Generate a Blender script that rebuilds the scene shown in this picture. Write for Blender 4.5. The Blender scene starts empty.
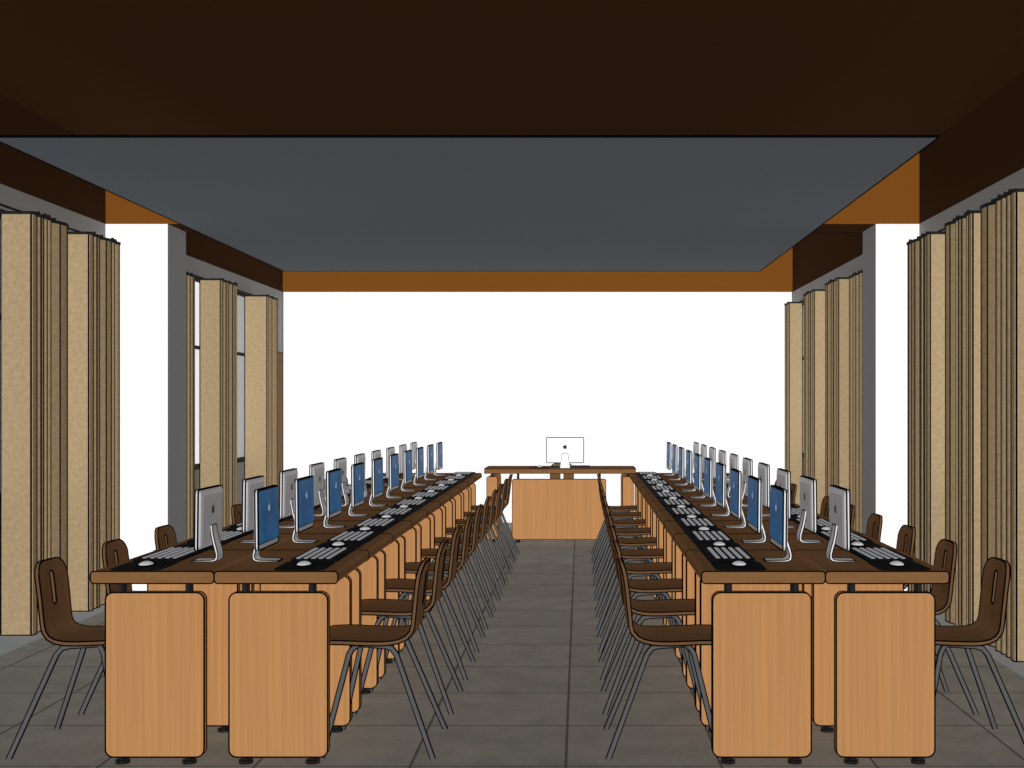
import bpy, bmesh, math
from mathutils import Vector, Matrix
sc=bpy.context.scene
C=sc.collection
try:
    sc.view_settings.view_transform='Standard'
    sc.view_settings.look='None'
except Exception: pass

# ------------------------------------------------------------ materials
def mat(name,col,rough=0.9,metal=0.0,spec=0.1,grain=None,amt=0.15,emit=0.0,detail=4):
    m=bpy.data.materials.new(name); m.use_nodes=True
    nt=m.node_tree; b=nt.nodes['Principled BSDF']
    b.inputs['Roughness'].default_value=rough
    b.inputs['Metallic'].default_value=metal
    b.inputs['Specular IOR Level'].default_value=spec
    b.inputs['Base Color'].default_value=col
    if grain:
        tc=nt.nodes.new('ShaderNodeTexCoord'); mp=nt.nodes.new('ShaderNodeMapping')
        mp.inputs['Scale'].default_value=grain
        n=nt.nodes.new('ShaderNodeTexNoise'); n.inputs['Scale'].default_value=1.0
        n.inputs['Detail'].default_value=detail
        r=nt.nodes.new('ShaderNodeValToRGB')
        r.color_ramp.elements[0].position=0.3; r.color_ramp.elements[1].position=0.7
        r.color_ramp.elements[0].color=tuple(c*(1-amt) for c in col[:3])+(1,)
        r.color_ramp.elements[1].color=tuple(min(1,c*(1+amt)) for c in col[:3])+(1,)
        nt.links.new(tc.outputs['Object'],mp.inputs['Vector'])
        nt.links.new(mp.outputs[0],n.inputs['Vector'])
        nt.links.new(n.outputs['Fac'],r.inputs['Fac'])
        nt.links.new(r.outputs['Color'],b.inputs['Base Color'])
        if emit:
            nt.links.new(r.outputs['Color'],b.inputs['Emission Color'])
            b.inputs['Emission Strength'].default_value=emit
    elif emit:
        b.inputs['Emission Color'].default_value=col
        b.inputs['Emission Strength'].default_value=emit
    return m
M_line=mat('black_line',(0.002,0.002,0.002,1),1,spec=0)
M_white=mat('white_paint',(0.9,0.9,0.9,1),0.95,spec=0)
M_grey=mat('grey_and_shaded_white',(0.27,0.27,0.27,1),0.95,spec=0)  # white paint with side-face shade in its colour; near wall is plain grey
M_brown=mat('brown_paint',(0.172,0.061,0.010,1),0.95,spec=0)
M_brown_shade=mat('shaded_brown_paint',(0.046,0.021,0.0095,1),0.95,spec=0)  # same brown, with shade of side and down faces in the colour
M_panelgrey=mat('grey_board',(0.122,0.137,0.154,1),0.95,spec=0,grain=(.5,.5,.5),amt=.02)
M_wood=mat('light_wood',(0.43,0.212,0.083,1),0.85,spec=0,grain=(70,70,1.0),amt=0.10)
M_top=mat('dark_wood_top',(0.165,0.083,0.038,1),0.85,spec=0,grain=(40,2,6),amt=0.08)
M_edge=mat('warm_wood_edge',(0.20,0.100,0.041,1),0.85,spec=0,grain=(6,2,40),amt=0.08)
M_chair=mat('chair_wood',(0.135,0.072,0.034,1),0.85,spec=0,grain=(10,40,10),amt=0.08)
M_tube=mat('grey_tube',(0.085,0.085,0.086,1),0.7,metal=0.0,spec=.1)
M_black=mat('black_plastic',(0.006,0.006,0.006,1),0.6)
M_logo=mat('dark_grey_emblem',(0.05,0.05,0.055,1),0.6)
M_silver=mat('aluminium_and_shaded_case',(0.46,0.46,0.47,1),0.5,metal=0.25,spec=.3)  # shade of side-facing computer casings put into the colour; door handle shares it
M_casew=mat('casing_lit',(0.92,0.92,0.92,1),0.6,spec=.1)  # lit copy of the computer casing, left white where it faces front
M_blue=mat('blue_display',(0.010,0.080,0.20,1),0.5,grain=(7,7,7),amt=0.3,emit=0.42)
M_pale=mat('pale_emblem',(0.35,0.5,0.65,1),0.5,emit=.2)
M_key=mat('pale_keys',(0.28,0.28,0.29,1),0.7)
M_kbd=mat('dark_keyboard',(0.005,0.005,0.006,1),0.8,spec=.02)
M_mouse=mat('white_mouse',(0.6,0.6,0.6,1),0.5)
M_frame=mat('window_frame',(0.02,0.021,0.023,1),0.7)
M_door=mat('brown_door',(0.15,0.075,0.032,1),0.7,grain=(20,20,1.5),amt=.2)
M_strip=mat('pale_floor_border',(0.34,0.36,0.375,1),0.9,grain=(6,6,6),amt=.06)
# woven curtain fabric (two noise scales)
M_cur=mat('beige_fabric',(0.345,0.256,0.148,1),0.95,spec=0,grain=(30,30,42),amt=0.13,detail=9)
nt=M_cur.node_tree; b=nt.nodes['Principled BSDF']
src=b.inputs['Base Color'].links[0].from_socket
tc=nt.nodes.new('ShaderNodeTexCoord'); mp=nt.nodes.new('ShaderNodeMapping'); mp.inputs['Scale'].default_value=(70,70,260)
n2=nt.nodes.new('ShaderNodeTexNoise'); n2.inputs['Scale'].default_value=1; n2.inputs['Detail'].default_value=2
r2=nt.nodes.new('ShaderNodeValToRGB'); r2.color_ramp.elements[0].position=.35; r2.color_ramp.elements[1].position=.65
r2.color_ramp.elements[0].color=(.86,.85,.82,1); r2.color_ramp.elements[1].color=(1.1,1.1,1.1,1)
mm=nt.nodes.new('ShaderNodeMixRGB'); mm.blend_type='MULTIPLY'; mm.inputs[0].default_value=1
nt.links.new(tc.outputs['Object'],mp.inputs[0]); nt.links.new(mp.outputs[0],n2.inputs['Vector']); nt.links.new(n2.outputs['Fac'],r2.inputs[0])
nt.links.new(src,mm.inputs[1]); nt.links.new(r2.outputs[0],mm.inputs[2]); nt.links.new(mm.outputs[0],b.inputs['Base Color'])
M_glass=bpy.data.materials.new('window_glass'); M_glass.use_nodes=True
nt=M_glass.node_tree; nt.nodes.clear()
o=nt.nodes.new('ShaderNodeOutputMaterial'); mx=nt.nodes.new('ShaderNodeMixShader')
tr=nt.nodes.new('ShaderNodeBsdfTransparent'); gl=nt.nodes.new('ShaderNodeBsdfDiffuse')
tr.inputs[0].default_value=(.97,.97,.97,1); gl.inputs[0].default_value=(.6,.6,.6,1)
mx.inputs[0].default_value=.08
nt.links.new(tr.outputs[0],mx.inputs[1]); nt.links.new(gl.outputs[0],mx.inputs[2]); nt.links.new(mx.outputs[0],o.inputs[0])
# floor tiles
M_floor=bpy.data.materials.new('floor_tiles'); M_floor.use_nodes=True
nt=M_floor.node_tree; b=nt.nodes['Principled BSDF']; b.inputs['Roughness'].default_value=.95; b.inputs['Specular IOR Level'].default_value=.0
tc=nt.nodes.new('ShaderNodeTexCoord'); mp=nt.nodes.new('ShaderNodeMapping'); mp.inputs['Location'].default_value=(0.055,0.1,0)
br=nt.nodes.new('ShaderNodeTexBrick'); br.offset=0; br.squash=1
br.inputs['Scale'].default_value=1; br.inputs['Brick Width'].default_value=.6; br.inputs['Row Height'].default_value=.6
br.inputs['Mortar Size'].default_value=.006; br.inputs['Mortar Smooth'].default_value=0.1
br.inputs['Color1'].default_value=(0.25,0.242,0.212,1); br.inputs['Color2'].default_value=(0.275,0.266,0.235,1); br.inputs['Mortar'].default_value=(0.11,0.106,0.095,1)
no=nt.nodes.new('ShaderNodeTexNoise'); no.inputs['Scale'].default_value=5; no.inputs['Detail'].default_value=9; no.inputs['Roughness'].default_value=.65
rp=nt.nodes.new('ShaderNodeValToRGB'); rp.color_ramp.elements[0].position=.3; rp.color_ramp.elements[1].position=.7
rp.color_ramp.elements[0].color=(.84,.84,.84,1); rp.color_ramp.elements[1].color=(1.12,1.12,1.12,1)
mm=nt.nodes.new('ShaderNodeMixRGB'); mm.blend_type='MULTIPLY'; mm.inputs[0].default_value=1
nt.links.new(tc.outputs['Object'],mp.inputs[0]); nt.links.new(mp.outputs[0],br.inputs['Vector'])
nt.links.new(tc.outputs['Object'],no.inputs['Vector']); nt.links.new(no.outputs['Fac'],rp.inputs[0])
nt.links.new(br.outputs['Color'],mm.inputs[1]); nt.links.new(rp.outputs[0],mm.inputs[2]); nt.links.new(mm.outputs[0],b.inputs['Base Color'])

# ------------------------------------------------------------ mesh helpers
def box(bm,x0,x1,y0,y1,z0,z1,mi=0,side=None):
    v=[bm.verts.new(p) for p in ((x0,y0,z0),(x1,y0,z0),(x1,y1,z0),(x0,y1,z0),(x0,y0,z1),(x1,y0,z1),(x1,y1,z1),(x0,y1,z1))]
    for j,f in enumerate(((0,3,2,1),(4,5,6,7),(0,1,5,4),(1,2,6,5),(2,3,7,6),(3,0,4,7))):
        fc=bm.faces.new([v[i] for i in f]); fc.material_index=mi
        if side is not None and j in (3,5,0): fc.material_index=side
def extr(bm,pts,vec,mi=0,cap=None):
    vec=Vector(vec)
    a=[bm.verts.new(p) for p in pts]; b_=[bm.verts.new(Vector(p)+vec) for p in pts]
    fs=[bm.faces.new(a[::-1]),bm.faces.new(b_)]
    n=len(a)
    for i in range(n):
        fs.append(bm.faces.new((a[i],a[(i+1)%n],b_[(i+1)%n],b_[i])))
    for f in fs: f.material_index=mi
    if cap is not None: fs[0].material_index=cap; fs[1].material_index=cap
    return fs
def rrect(w0,w1,h0,h1,r,n=5):
    out=[]
    for cx,cy,a0 in ((w1-r,h1-r,0),(w0+r,h1-r,90),(w0+r,h0+r,180),(w1-r,h0+r,270)):
        for i in range(n+1):
            a=math.radians(a0+90*i/n); out.append((cx+r*math.cos(a),cy+r*math.sin(a)))
    return out
def cyl(bm,x,y,z0,z1,r,n=12,mi=0):
    extr(bm,[(x+r*math.cos(2*math.pi*i/n),y+r*math.sin(2*math.pi*i/n),z0) for i in range(n)],(0,0,z1-z0),mi)
def tube(bm,pts,r,n=8,mi=0,piping=None):
    pts=[Vector(p) for p in pts]; rings=[]; sides=[]
    for i,p in enumerate(pts):
        t=(pts[min(i+1,len(pts)-1)]-pts[max(i-1,0)]).normalized()
        ref=Vector((0,1,0)) if abs(t.y)<.9 else Vector((1,0,0))
        u=t.cross(ref).normalized(); w=t.cross(u).normalized()
        rings.append([bm.verts.new(p+r*(math.cos(2*math.pi*k/n)*u+math.sin(2*math.pi*k/n)*w)) for k in range(n)])
        sides.append((p+u*r,p-u*r))
    for a,b_ in zip(rings,rings[1:]):
        for k in range(n):
            f=bm.faces.new((a[k],a[(k+1)%n],b_[(k+1)%n],b_[k])); f.material_index=mi; f.smooth=True
    bm.faces.new(rings[0][::-1]).material_index=mi; bm.faces.new(rings[-1]).material_index=mi
    if piping is not None:
        for a,b_ in zip(sides,sides[1:]):
            piping.append((a[0],b_[0])); piping.append((a[1],b_[1]))
def seg(bm,a,b_,r,mi):
    a=Vector(a); b_=Vector(b_); d=b_-a
    if d.length<1e-6: return
    t=d.normalized(); a=a-t*r*.8; b_=b_+t*r*.8
    ref=Vector((0,0,1)) if abs(t.z)<.9 else Vector((1,0,0))
    u=t.cross(ref).normalized()*r; w=t.cross(u).normalized()*r
    A=[bm.verts.new(a+s*u+q*w) for s,q in ((1,1),(-1,1),(-1,-1),(1,-1))]
    B=[bm.verts.new(b_+s*u+q*w) for s,q in ((1,1),(-1,1),(-1,-1),(1,-1))]
    fs=[bm.faces.new(A[::-1]),bm.faces.new(B)]
    for k in range(4): fs.append(bm.faces.new((A[k],A[(k+1)%4],B[(k+1)%4],B[k])))
    for f in fs: f.material_index=mi
def finish(bm,name,mats,line=0.0,thr=35,bound=False,segs=(),sr=.003):
    mats=list(mats)
    bmesh.ops.recalc_face_normals(bm,faces=bm.faces[:])
    if line or segs:
        mats.append(M_line); mi=len(mats)-1
        bm.normal_update(); S=list(segs)
        if line:
            for e in bm.edges:
                if len(e.link_faces)==2:
                    if e.calc_face_angle(0)>math.radians(thr): S.append((e.verts[0].co.copy(),e.verts[1].co.copy()))
                elif bound and len(e.link_faces)==1: S.append((e.verts[0].co.copy(),e.verts[1].co.copy()))
        for a,b_ in S: seg(bm,a,b_,line or sr,mi)
    me=bpy.data.meshes.new(name); bm.to_mesh(me); bm.free()
    for m in mats: me.materials.append(m)
    return me
def obj(name,me,loc=(0,0,0),parent=None,**props):
    o=bpy.data.objects.new(name,me); o.location=loc; C.objects.link(o)
    if parent: o.parent=parent
    for k,v in props.items(): o[k]=v
    return o
def thing(name,parts,loc,rot=0,**props):
    r=bpy.data.objects.new(name,None); r.empty_display_size=.1; C.objects.link(r)
    r.location=loc; r.rotation_euler=(0,0,rot)
    for k,v in props.items(): r[k]=v
    ch=[]
    for p in parts:
        c=obj(p[0],p[1],parent=r)
        if len(p)>2: c['label']=p[2]
        ch.append(c)
    return r,ch
def dup(pr,loc,rot=0,**props):
    r,ch=pr
    n=r.copy(); C.objects.link(n); n.location=loc; n.rotation_euler=(0,0,rot)
    for k,v in props.items(): n[k]=v
    for c in ch:
        q=c.copy(); C.objects.link(q); q.parent=n
    return n

# ------------------------------------------------------------ room
XL,XR=-3.545,2.535; YB=14.53; YF=-1.5; ZF=2.75; ZC=3.3; T=.2
def plane_box(name,args,m,**k):
    bm=bmesh.new(); box(bm,*args); return obj(name,finish(bm,name,[m]),kind='structure',**k)
plane_box('floor',(XL-T,XR+T,YF,YB+T,-.1,0),M_floor,label='grey-olive square tiled floor',category='floor')
plane_box('ceiling',(XL-T,XR+T,YF,YB+T,ZC,ZC+.1),M_brown_shade,label='brown ceiling with shade in its colour',category='ceiling')
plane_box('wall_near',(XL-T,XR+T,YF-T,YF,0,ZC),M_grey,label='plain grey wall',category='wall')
bm=bmesh.new(); box(bm,XL,XR,YB,YB+T,0,ZF); box(bm,XL,XR,YB,YB+T,ZF,ZC,1)
obj('wall_far',finish(bm,'wall_far',[M_white,M_brown],segs=[((XL+.004,YB-.002,0),(XL+.004,YB-.002,ZF)),((XR-.004,YB-.002,0),(XR-.004,YB-.002,ZF))]),kind='structure',label='plain white wall with brown upper band',category='wall')
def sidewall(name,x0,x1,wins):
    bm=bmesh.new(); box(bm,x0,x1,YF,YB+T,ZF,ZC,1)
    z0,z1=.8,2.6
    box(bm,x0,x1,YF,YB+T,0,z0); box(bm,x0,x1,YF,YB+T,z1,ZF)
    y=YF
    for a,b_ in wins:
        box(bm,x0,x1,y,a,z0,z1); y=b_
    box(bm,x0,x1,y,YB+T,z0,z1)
    return obj(name,finish(bm,name,[M_grey,M_brown_shade]),kind='structure',label='white side wall, shaded grey in its colour, with windows and brown upper band',category='wall')
WL=[(7.0,8.8),(10.97,13.3)]; WR=[(6.4,8.8),(11.3,14.2)]
sidewall('wall_left',XL-T,XL,WL); sidewall('wall_right',XR,XR+T,WR)
wn=1
for (xa,wins) in ((XL-.045,WL),(XR+.005,WR)):
    for a,b_ in wins:
        bm=bmesh.new(); x0,x1=xa,xa+.04; z0,z1=.8,2.6; t=.05
        box(bm,x0,x1,a,b_,z0,z0+t); box(bm,x0,x1,a,b_,z1-t,z1)
        n=max(2,round((b_-a)/1.1))
        for i in range(n+1):
            y=a+(b_-a-t)*i/n; box(bm,x0,x1,y,y+t,z0+t,z1-t)
        box(bm,x0,x1,a,b_,1.92,1.95)
        box(bm,x0+.017,x0+.023,a+.01,b_-.01,z0+.02,z1-.02,1)
        obj('window_%d'%wn,finish(bm,'window',[M_frame,M_glass]),kind='structure',label='dark framed window with pale glass panes',category='window'); wn+=1
tn=1
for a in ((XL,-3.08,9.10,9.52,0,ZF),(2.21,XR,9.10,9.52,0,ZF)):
    bm=bmesh.new(); box(bm,*a,0,1)  # side faces take the white paint with shade in its colour
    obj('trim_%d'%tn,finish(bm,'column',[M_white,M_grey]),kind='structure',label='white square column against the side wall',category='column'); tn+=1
bm=bmesh.new(); box(bm,XL,XR,9.10,9.52,ZF,ZC,0,1)  # underside and ends take the brown with shade in its colour
obj('trim_3',finish(bm,'beam',[M_brown,M_brown_shade],segs=[((XL,9.52,ZF),(XR,9.52,ZF))]),kind='structure',label='brown ceiling beam resting on two columns',category='beam')
for i,(x0,x1) in enumerate(((XL,-3.22),(2.27,XR))):
    bm=bmesh.new(); box(bm,x0,x1,YF,9.09,0,.006)
    obj('trim_%d'%(4+i),finish(bm,'border',[M_strip]),kind='structure',label='pale grey floor border along the wall',category='floor border')
bm=bmesh.new(); box(bm,XL,XL+.02,13.6,14.45,0,2.02)
dm=finish(bm,'door',[M_door],line=.003)
d=obj('door_1',dm,kind='structure',label='brown wooden door in the side wall',category='door')
bm=bmesh.new(); tube(bm,[(XL+.02,13.68,1.0),(XL+.08,13.68,1.0),(XL+.08,13.79,1.0)],.01)
obj('handle',finish(bm,'handle',[M_silver]),parent=d,label='metal door handle')
PZ=2.70; PN,PF=5.93,11.82; PXL,PXR=-2.872,1.747
bm=bmesh.new(); box(bm,PXL,PXR,PN,PF,PZ,PZ+.006)
pm=finish(bm,'board',[M_panelgrey],line=.0035)
pr=[('board',pm)]
for x in (PXL+.8,PXR-.8):
    for y in (8.9,PF-.5):
        bm=bmesh.new(); cyl(bm,x,y,PZ+.006,ZC,.008,8); pr.append(('hanger_rod',finish(bm,'hanger_rod',[M_tube])))
r,_=thing('ceiling_panel',pr,(0,0,0),label='large flat grey dropped ceiling panel under the brown ceiling',category='ceiling panel')
r['kind']='structure'

# ------------------------------------------------------------ curtains
import random
random.seed(23)
def curtain(wallx,sgn,d0,length,group,lab,wo=.055,wi=.245,nf=4):
    pts=[(wo,0),(wi-.008,0),(wi,.006),(wi,.05),(wi-.006,.07)]; lines=[0,1,4]
    ws=[random.choice((.5,.8,1.0,1.8,2.4)) for _ in range(nf)]
    d=.07; k=(length-.07)/sum(ws)
    for w in ws:
        st=w*k; dep=min(.045,st*(.12+.14*random.random())+.008)
        q=[(wi-dep,d+st*.10),(wi-dep*.55,d+st*.34),(wi-dep*.2,d+st*.55),(wi-.004,d+st*.8),(wi-.010,d+st)]
        n0=len(pts); pts+=q; lines+=[n0,n0+2,n0+4] if w>.95 else [n0,n0+4]
        d+=st
    bm=bmesh.new(); z0,z1=.008,2.555
    P=[(sgn*w,y) for w,y in pts]
    lo=[bm.verts.new((x,y,z0)) for x,y in P]; hi=[bm.verts.new((x,y,z1)) for x,y in P]
    for i in range(len(P)-1): bm.faces.new((lo[i],lo[i+1],hi[i+1],hi[i]))
    segs=[]
    for i,(x,y) in enumerate(P):
        if i in lines: segs.append(((x,y,z0),(x,y,z1)))
        if i: segs.append(((P[i-1][0],P[i-1][1],z0),(x,y,z0)))
    me=finish(bm,'curtain',[M_cur],line=0.0042,thr=400,segs=segs)
    bm=bmesh.new()
    for i in range(len(P)-1):
        seg(bm,(P[i][0],P[i][1],z1),(P[i+1][0],P[i+1][1],z1),.009,0)
    for i in range(5,len(P)-1,5):
        seg(bm,(P[i][0],P[i][1],z1),(P[i+1][0],P[i+1][1],z1+.012),.011,0)
    h=finish(bm,'heading',[M_black])
    return thing('curtain',[('fabric',me),('curtain_heading',h,'black curtain heading')],(wallx,d0,0),label=lab,category='curtain',group=group)
CG='beige curtains along the side windows'; CL='beige pleated floor-length curtain gathered beside a window'
for d0,ln,nf,wo in ((7.34,.52,4,.055),(8.2,.55,4,.055),(11.2,.54,3,.05),(12.86,.46,2,.005)):
    curtain(XL,1,d0,ln,CG,CL,nf=nf,wo=wo)
curtain(XL,1,10.3,.66,CG,CL,wo=.03,wi=.085,nf=4)
for d0,ln,nf in ((5.8,.5,4),(6.58,.58,4),(7.31,.55,4),(8.2,.56,4),(11.1,.6,3),(12.25,.58,3),(13.72,.30,1)):
    curtain(XR,-1,d0,ln,CG,CL,wo=.03,wi=.185,nf=nf)
curtain(XR,-1,10.45,.6,CG,CL,wo=.03,wi=.10,nf=4)
for (wx,s,a,b_,w) in ((XL,1,6.9,8.75,.17),(XL,1,10.2,13.35,.06),(XR,-1,5.7,8.75,.12),(XR,-1,10.3,14.0,.06)):
    bm=bmesh.new(); x=s*w
    tube(bm,[(x,a,0),(x,b_,0)],.008,8)
    for y in (a+.1,(a+b_)/2,b_-.1): tube(bm,[(0,y,0),(x,y,0)],.006,6)
    obj('curtain_rod',finish(bm,'curtain_rod',[M_black]),loc=(wx,0,2.563),label='black metal curtain rod fixed to the wall above a window',category='curtain rod',group='black curtain rods')

# ------------------------------------------------------------ desk
DW,DL=.480,.691
def deskparts(sh):
    bm=bmesh.new(); extr(bm,[(a,.0005,b_) for a,b_ in rrect(-DW/2+.0005,DW/2-.0005,.702,.749,.014,3)],(0,DL-.001,0),0,1)
    parts=[('tabletop',finish(bm,'tabletop',[M_top,M_edge],line=.0024),'dark brown wooden top')]
    for y in (.012,.475):
        bm=bmesh.new(); extr(bm,[(a,y,b_) for a,b_ in rrect(-.1915+sh,.1915+sh,.026,.665,.03)],(0,.03,0))
        parts.append(('side_panel',finish(bm,'side_panel',[M_wood],line=.0027),'light wood panel with rounded corners'))
        for x in (-.13+sh,.13+sh):
            bm=bmesh.new(); cyl(bm,x,y+.015,.667,.702,.016,10); parts.append(('bracket',finish(bm,'bracket',[M_black]),'black metal spacer'))
            bm=bmesh.new(); cyl(bm,x,y+.015,0,.012,.028,12); cyl(bm,x,y+.015,.012,.026,.012,10); parts.append(('foot',finish(bm,'foot',[M_black]),'black levelling foot'))
    return parts
D0=4.72
LC,RC=-1.418,.951
for base,sh in ((LC,.006),(RC,-.004)):
    desk=None
    for cx in (base-DW/2,base+DW/2):
        for i in range(10):
            loc=(cx,D0+i*DL,0)
            if desk is None: desk=thing('desk',deskparts(sh),loc,label='computer desk with dark top and light wood side panels',category='desk',group='computer desks in the double rows')
            else: dup(desk,loc)

# ------------------------------------------------------------ chair
def shell():
    K=[(.225,.412),(.212,.430),(.18,.441),(.10,.444),(0,.440),(-.09,.439),(-.15,.447),(-.188,.470),(-.204,.507),(-.211,.56),(-.218,.63),(-.227,.70),(-.238,.757)]
    pts=[]
    for i in range(len(K)-1):
        p0=Vector(K[max(i-1,0)]);p1=Vector(K[i]);p2=Vector(K[i+1]);p3=Vector(K[min(i+2,len(K)-1)])
        for j in range(8):
            t=j/8; pts.append(.5*((2*p1)+(p2-p0)*t+(2*p0-5*p1+4*p2-p3)*t*t+(3*p1-p0-3*p2+p3)*t**3))
    pts.append(Vector(K[-1]))
    cum=[0]
    for a,b_ in zip(pts,pts[1:]): cum.append(cum[-1]+(b_-a).length)
    Lt=cum[-1]
    def P(v):
        v=max(0,min(Lt,v))
        for i in range(len(cum)-1):
            if cum[i+1]>=v-1e-9:
                t=(v-cum[i])/(cum[i+1]-cum[i]); p=pts[i].lerp(pts[i+1],t); d=(pts[i+1]-pts[i]).normalized(); return p,d
    vb=Lt-.28
    s0,s1,sh=Lt-.185,Lt-.045,.018
    def base(v):
        if v<.3: return .172
        if v<vb+.02:
            t=(v-.3)/(vb+.02-.3); t=t*t*(3-2*t); return .172-.042*t
        t=(v-vb-.02)/(Lt-vb-.02); t=t*t*(3-2*t); return .13+.003*t
    def W(v):
        w=base(v); r=.055
        if v<r: w-=r-math.sqrt(max(0,r*r-(r-v)**2))
        r=.075
        if v>Lt-r: w-=r-math.sqrt(max(0,r*r-(v-Lt+r)**2))
        return w
    def H(v):
        if v<=s0+1e-6 or v>=s1-1e-6: return 0
        e=min(v-s0,s1-v)
        return sh if e>=sh else math.sqrt(sh*sh-(sh-e)**2)
    def build(vs,cap0,cap1,name):
        bm=bmesh.new(); n=3; R=[]
        for v in vs:
            p,d=P(v); nn=Vector((d.y,-d.x))
            w,h=W(v),H(v); row={}
            for sd in (-1,1):
                for k in range(n+1):
                    u=sd*(h+(w-h)*k/n)
                    bl=max(0,min(1,(v-vb+.05)/.1))
                    cup=abs(u/.19)**2
                    for ly in (0,1):
                        q=p+nn*(.008*(1 if ly else -1))+Vector((.016*cup*bl,.006*cup*(1-bl)))
                        row[(sd,k,ly)]=bm.verts.new((q.x,u,q.y))
            R.append((row,h))
        for (a,ha),(b_,hb) in zip(R,R[1:]):
            for sd in (-1,1):
                for ly in (0,1):
                    for k in range(n): bm.faces.new((a[(sd,k,ly)],a[(sd,k+1,ly)],b_[(sd,k+1,ly)],b_[(sd,k,ly)]))
                bm.faces.new((a[(sd,n,0)],a[(sd,n,1)],b_[(sd,n,1)],b_[(sd,n,0)]))
                if ha>0 or hb>0: bm.faces.new((a[(sd,0,0)],a[(sd,0,1)],b_[(sd,0,1)],b_[(sd,0,0)]))
        for c,(row,_) in ((cap0,R[0]),(cap1,R[-1])):
            if c:
                for sd in (-1,1):
                    for k in range(n): bm.faces.new((row[(sd,k,0)],row[(sd,k+1,0)],row[(sd,k+1,1)],row[(sd,k,1)]))
        bmesh.ops.remove_doubles(bm,verts=bm.verts[:],dist=1e-5)
        return finish(bm,name,[M_chair],line=.0026,thr=50)
    vs=sorted(set([0,.006,.018,.035,.055]+[.055+(vb-.055)*i/12 for i in range(1,13)]))
    seat=build(vs,True,False,'seat')
    vs=sorted(set([vb+(s0-vb)*i/4 for i in range(5)]+[s0,s0+.004,s0+.010,s0+.018,(s0+s1)/2,s1-.018,s1-.010,s1-.004,s1,s1+.015,Lt-.02,Lt-.010,Lt-.003,Lt]))
    back=build(vs,False,True,'backrest')
    return seat,back
seatm,backm=shell()
cp=[('seat',seatm,'moulded brown wooden seat'),('backrest',backm,'moulded brown backrest with a slot')]
def legmesh(pts):
    bm=bmesh.new(); pp=[]; tube(bm,pts,.009,8,piping=pp)
    return finish(bm,'leg',[M_tube],segs=pp,sr=.003)
for s in (1,-1):
    cp.append(('leg',legmesh([(0.02,s*.09,.426),(-.09,s*.13,.426),(-.115,s*.14,.42),(-.135,s*.146,.395),(-.29,s*.222,0)]),'grey metal tube leg'))
    cp.append(('leg',legmesh([(0.02,s*.09,.426),(0.03,s*.12,.426),(.045,s*.14,.415),(.055,s*.146,.395),(.15,s*.215,0)]),'grey metal tube leg'))
chair=None; CO=.545
for cx,rot in ((LC+CO+.004,math.pi),(LC-CO+.004,0),(RC-CO-.004,0),(RC+CO,math.pi)):
    for i in range(10):
        loc=(cx,D0+.298+i*DL,0)
        if chair is None: chair=thing('chair',cp,loc,rot,label='brown moulded plywood chair with splayed grey metal legs',category='chair',group='chairs at the computer desks')
        else: dup(chair,loc,rot)
dup(chair,(-.2,13.25,0),-math.pi/2,label='brown moulded chair behind the large desk',group='chair at the large desk')

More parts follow.
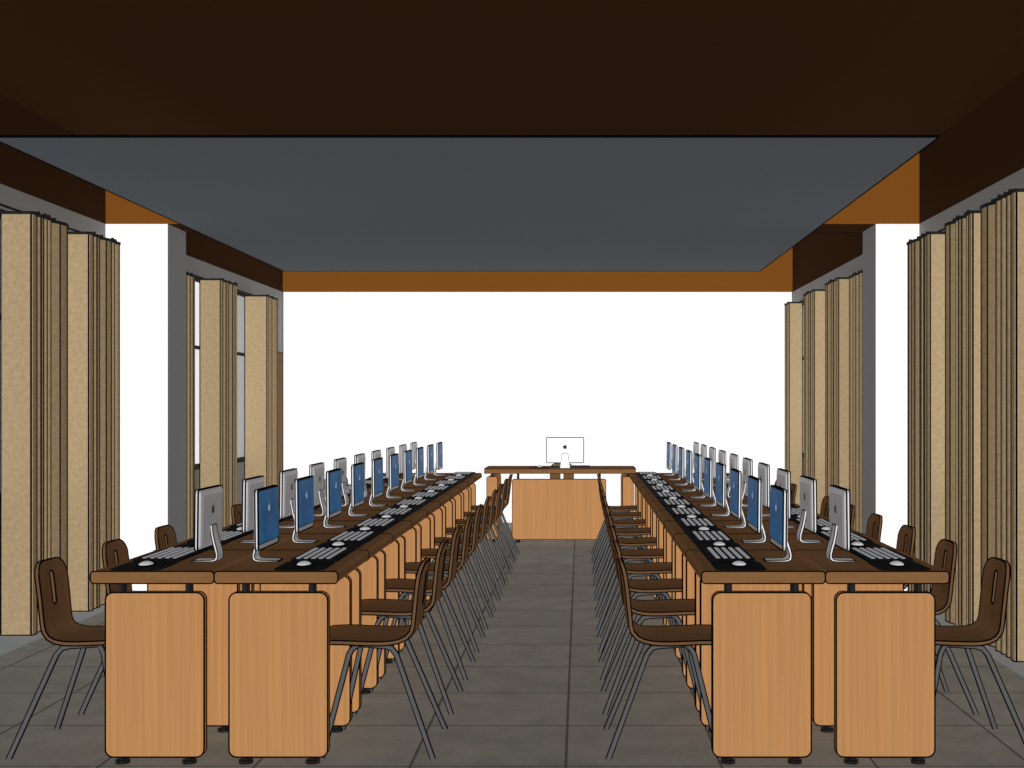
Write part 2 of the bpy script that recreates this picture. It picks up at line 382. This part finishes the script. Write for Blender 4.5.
# ------------------------------------------------------------ monitor
ap=[(0,.27),(.12,.33),(.25,.34),(.38,.28),(.46,.2),(.36,.1),(.33,-.02),(.38,-.13),(.48,-.2),(.42,-.34),(.32,-.47),(.2,-.53),(.1,-.5),(0,-.47),(-.1,-.5),(-.2,-.53),(-.34,-.46),(-.45,-.28),(-.5,-.05),(-.47,.13),(-.38,.27),(-.25,.34),(-.12,.33)]
leaf=[(0,.38),(.02,.5),(.1,.6),(.2,.64),(.19,.52),(.12,.42)]
def monitor_parts(hw,zb,zt,ln,case,ls,sln,mlogo,flare=0):
    def tilt(bm): bmesh.ops.rotate(bm,verts=bm.verts[:],cent=(0,0,.06),matrix=Matrix.Rotation(math.radians(-.6),3,'Y'))
    zc=(zb+zt)/2
    bm=bmesh.new(); base=rrect(-hw,hw,zb,zt,.012,3); loops=[]
    for x,s in ((.006,1),(-.006,1),(-.014,.93),(-.018,.8)):
        loops.append([bm.verts.new((x,y*s,zc+(z-zc)*s)) for y,z in base])
    bm.faces.new(loops[0]); bm.faces.new(loops[-1][::-1])
    n=len(base)
    for a,b_ in zip(loops,loops[1:]):
        for k in range(n): bm.faces.new((a[k],a[(k+1)%n],b_[(k+1)%n],b_[k]))
    tilt(bm); hous=finish(bm,'housing',[case],line=ln,thr=40)
    bm=bmesh.new(); extr(bm,[(.0065,a,b_) for a,b_ in rrect(-hw+.002,hw-.002,zb+.02,zt-.002,.01,3)],(.002,0,0)); tilt(bm); bez=finish(bm,'bezel',[M_black])
    bm=bmesh.new(); extr(bm,[(.009,a,b_) for a,b_ in rrect(-hw+.007,hw-.007,zb+.025,zt-.007,.003,2)],(.001,0,0)); tilt(bm); dis=finish(bm,'display',[M_blue])
    out=[(-.016,.15),(-.020,.115),(-.029,.075),(-.037,.048),(-.042,.030),(-.042,.018),(-.036,.009),(-.022,.006),(.055,.004)]
    inn=[(.055,0),(-.028,0),(-.042,.003),(-.050,.011),(-.051,.030),(-.046,.052),(-.038,.079),(-.029,.117),(-.025,.15)]
    bm=bmesh.new(); extr(bm,[(x,-.04,z) for x,z in out+inn],(0,.08,0))
    for v in bm.verts: v.co.y*=1-.28*min(1,max(0,v.co.z/.15))+flare*max(0,1-v.co.z/.15)
    std=finish(bm,'stand',[case],line=sln,thr=50)
    bm=bmesh.new(); S=ls
    for pl in (ap,leaf): extr(bm,[(-.0182,-x*S,zc+.035+z*S) for x,z in pl],(-.0015,0,0))
    tilt(bm); logo=finish(bm,'logo',[mlogo])
    bm=bmesh.new(); S=.028
    for pl in (ap,leaf): extr(bm,[(.0102,x*S,zc+.04+z*S) for x,z in pl],(.0006,0,0))
    tilt(bm); logo2=finish(bm,'logo',[M_pale])
    return [('housing',hous,'silver aluminium casing'),('bezel',bez,'black screen bezel'),('display',dis,'blue glowing screen'),('stand',std,'curved silver stand'),('logo',logo,'dark apple-shaped emblem on the back'),('logo',logo2,'pale apple-shaped emblem on the screen')]
mp_=monitor_parts(.160,.060,.302,.0028,M_silver,.036,.0018,M_logo)
mon=None
for cx,rot in ((LC+.122,0),(LC-.122,math.pi),(RC-.131,math.pi),(RC+.127,0)):
    for i in range(10):
        loc=(cx,D0+.325+i*DL,.7497)
        if mon is None: mon=thing('computer_monitor',mp_,loc,rot,label='slim silver desktop computer with blue screen on a desk',category='computer',group='computers on the double rows of desks')
        else: dup(mon,loc,rot)
thing('computer_monitor',monitor_parts(.192,.055,.315,.0038,M_casew,.042,.002,M_black,.35),(-.154,12.56,.7507),math.pi/2,label='white desktop computer seen from behind on the large desk',category='computer')

# keyboard (long axis Y)
bm=bmesh.new(); extr(bm,[(a,b_,0) for a,b_ in rrect(-.095,.095,-.205,.205,.012,3)],(0,0,.011))
for r_ in range(5):
    for c in range(11):
        x=-.076+r_*.031; y=-.185+c*.034
        box(bm,x,x+.016,y,y+.015,.0115,.016,1)
kb=finish(bm,'keyboard',[M_kbd,M_key])
bm=bmesh.new(); extr(bm,[(a,b_,0) for a,b_ in rrect(-.1,.1,-.125,.125,.03,4)],(0,0,.004)); pad=finish(bm,'mouse_pad',[M_kbd])
bm=bmesh.new()
bmesh.ops.create_uvsphere(bm,u_segments=16,v_segments=10,radius=1)
bmesh.ops.delete(bm,geom=[v for v in bm.verts if v.co.z<-.01],context='VERTS')
for v in bm.verts: v.co=Vector((v.co.x*.029,v.co.y*.048,v.co.z*.017))
bmesh.ops.holes_fill(bm,edges=[e for e in bm.edges if e.is_boundary])
for f in bm.faces: f.smooth=len(f.verts)<6
rim=[((.031*math.cos(2*math.pi*k/16),.050*math.sin(2*math.pi*k/16),.002),(.031*math.cos(2*math.pi*(k+1)/16),.050*math.sin(2*math.pi*(k+1)/16),.002)) for k in range(16)]
rim+=[((-.026,.012,.009),(-.014,.012,.0155)),((-.014,.012,.0155),(.014,.012,.0155)),((.014,.012,.0155),(.026,.012,.009))]
mo=finish(bm,'mouse',[M_mouse,M_black],segs=rim)
lab={'keyboard':('dark computer keyboard with pale keys on a desk','keyboard'),'mouse_pad':('black rounded mouse pad on a desk','mouse pad'),'computer_mouse':('small white computer mouse on a black pad','mouse')}
def put(nm,me,loc,rot=0,grp='keyboards and mice on the double rows of desks'):
    o=obj(nm,me,loc); o.rotation_euler=(0,0,rot); o['label'],o['category']=lab[nm]; o['group']=grp
TZ=.7495
for cx,s in ((LC+DW/2,1),(LC-DW/2,-1),(RC-DW/2,-1),(RC+DW/2,1)):
    for i in range(10):
        y=D0+i*DL
        put('keyboard',kb,(cx+s*.085,y+.482,TZ),0 if s>0 else math.pi)
        put('mouse_pad',pad,(cx+s*.08,y+.145,TZ))
        put('computer_mouse',mo,(cx+s*.075,y+.15,TZ+.004))
g='things on the large desk'
put('keyboard',kb,(-.1,12.82,.7505),math.pi/2,g)
put('mouse_pad',pad,(-.42,12.62,.7505),0,g); put('computer_mouse',mo,(-.42,12.62,.755),0,g)

# ------------------------------------------------------------ large desk
TD=12.37; x0,x1=-.976,.57
bm=bmesh.new(); fs=extr(bm,[(a,b_,.704) for a,b_ in rrect(x0,x1,0,.62,.03,4)],(0,0,.046),1,0)
tp=[('tabletop',finish(bm,'tabletop',[M_top,M_edge],line=.0022),'dark brown wooden top with lighter edge')]
bm=bmesh.new(); extr(bm,[(a,.02,b_) for a,b_ in rrect(-.69,.264,.032,.645,.02)],(0,.03,0)); tp.append(('modesty_panel',finish(bm,'modesty_panel',[M_wood],line=.003),'light wood front panel'))
for a,b_ in ((-.95,-.84),(.435,.545)):
    bm=bmesh.new(); extr(bm,[(p,.03,q) for p,q in rrect(a,b_,.032,.67,.02,4)],(0,.54,0)); tp.append(('side_panel',finish(bm,'side_panel',[M_wood],line=.003),'light wood end panel'))
for x in (-.895,.49):
    for y in (.08,.5):
        bm=bmesh.new(); cyl(bm,x,y,.67,.704,.015,10); tp.append(('bracket',finish(bm,'bracket',[M_black])))
        bm=bmesh.new(); cyl(bm,x,y,0,.032,.025,10); tp.append(('foot',finish(bm,'foot',[M_black])))
for x in (-.63,.2):
    bm=bmesh.new(); cyl(bm,x,.035,.645,.704,.013,10); tp.append(('bracket',finish(bm,'bracket',[M_black])))
    bm=bmesh.new(); cyl(bm,x,.035,0,.032,.022,10); tp.append(('foot',finish(bm,'foot',[M_black])))
thing('teacher_desk',tp,(0,TD,0),label='wide desk with dark top and light wood front panel',category='desk')

# ------------------------------------------------------------ lights
def sun(name,d,e):
    l=bpy.data.lights.new(name,'SUN'); l.energy=e; l.angle=.02
    try: l.use_shadow=False
    except Exception: pass
    try: l.cycles.cast_shadow=False
    except Exception: pass
    o=bpy.data.objects.new(name,l); C.objects.link(o); o.location=(0,0,3)
    o.rotation_euler=Vector(d).to_track_quat('-Z','Y').to_euler()
sun('sun_front',(0,1,-.02),3.3)
sun('fill_down',(0,0,-1),.95)  # this and the next three: added shadowless ambient fill, no real source
sun('fill_up',(0,0,1),1.05)
sun('fill_side_a',(1,0,0),.85)
sun('fill_side_b',(-1,0,0),.85)
w=bpy.data.worlds.new('world'); sc.world=w; w.use_nodes=True
w.node_tree.nodes['Background'].inputs[0].default_value=(1,1,1,1); w.node_tree.nodes['Background'].inputs[1].default_value=1.0

# ------------------------------------------------------------ camera
cam=bpy.data.cameras.new('camera'); co=bpy.data.objects.new('camera',cam); C.objects.link(co)
co.location=(0,0,1.39); co.rotation_euler=(math.radians(90),0,0)
cam.sensor_width=36; cam.lens=1218/1024*36; cam.shift_x=-68/1024; cam.shift_y=22/1024; cam.clip_start=.05
sc.camera=co
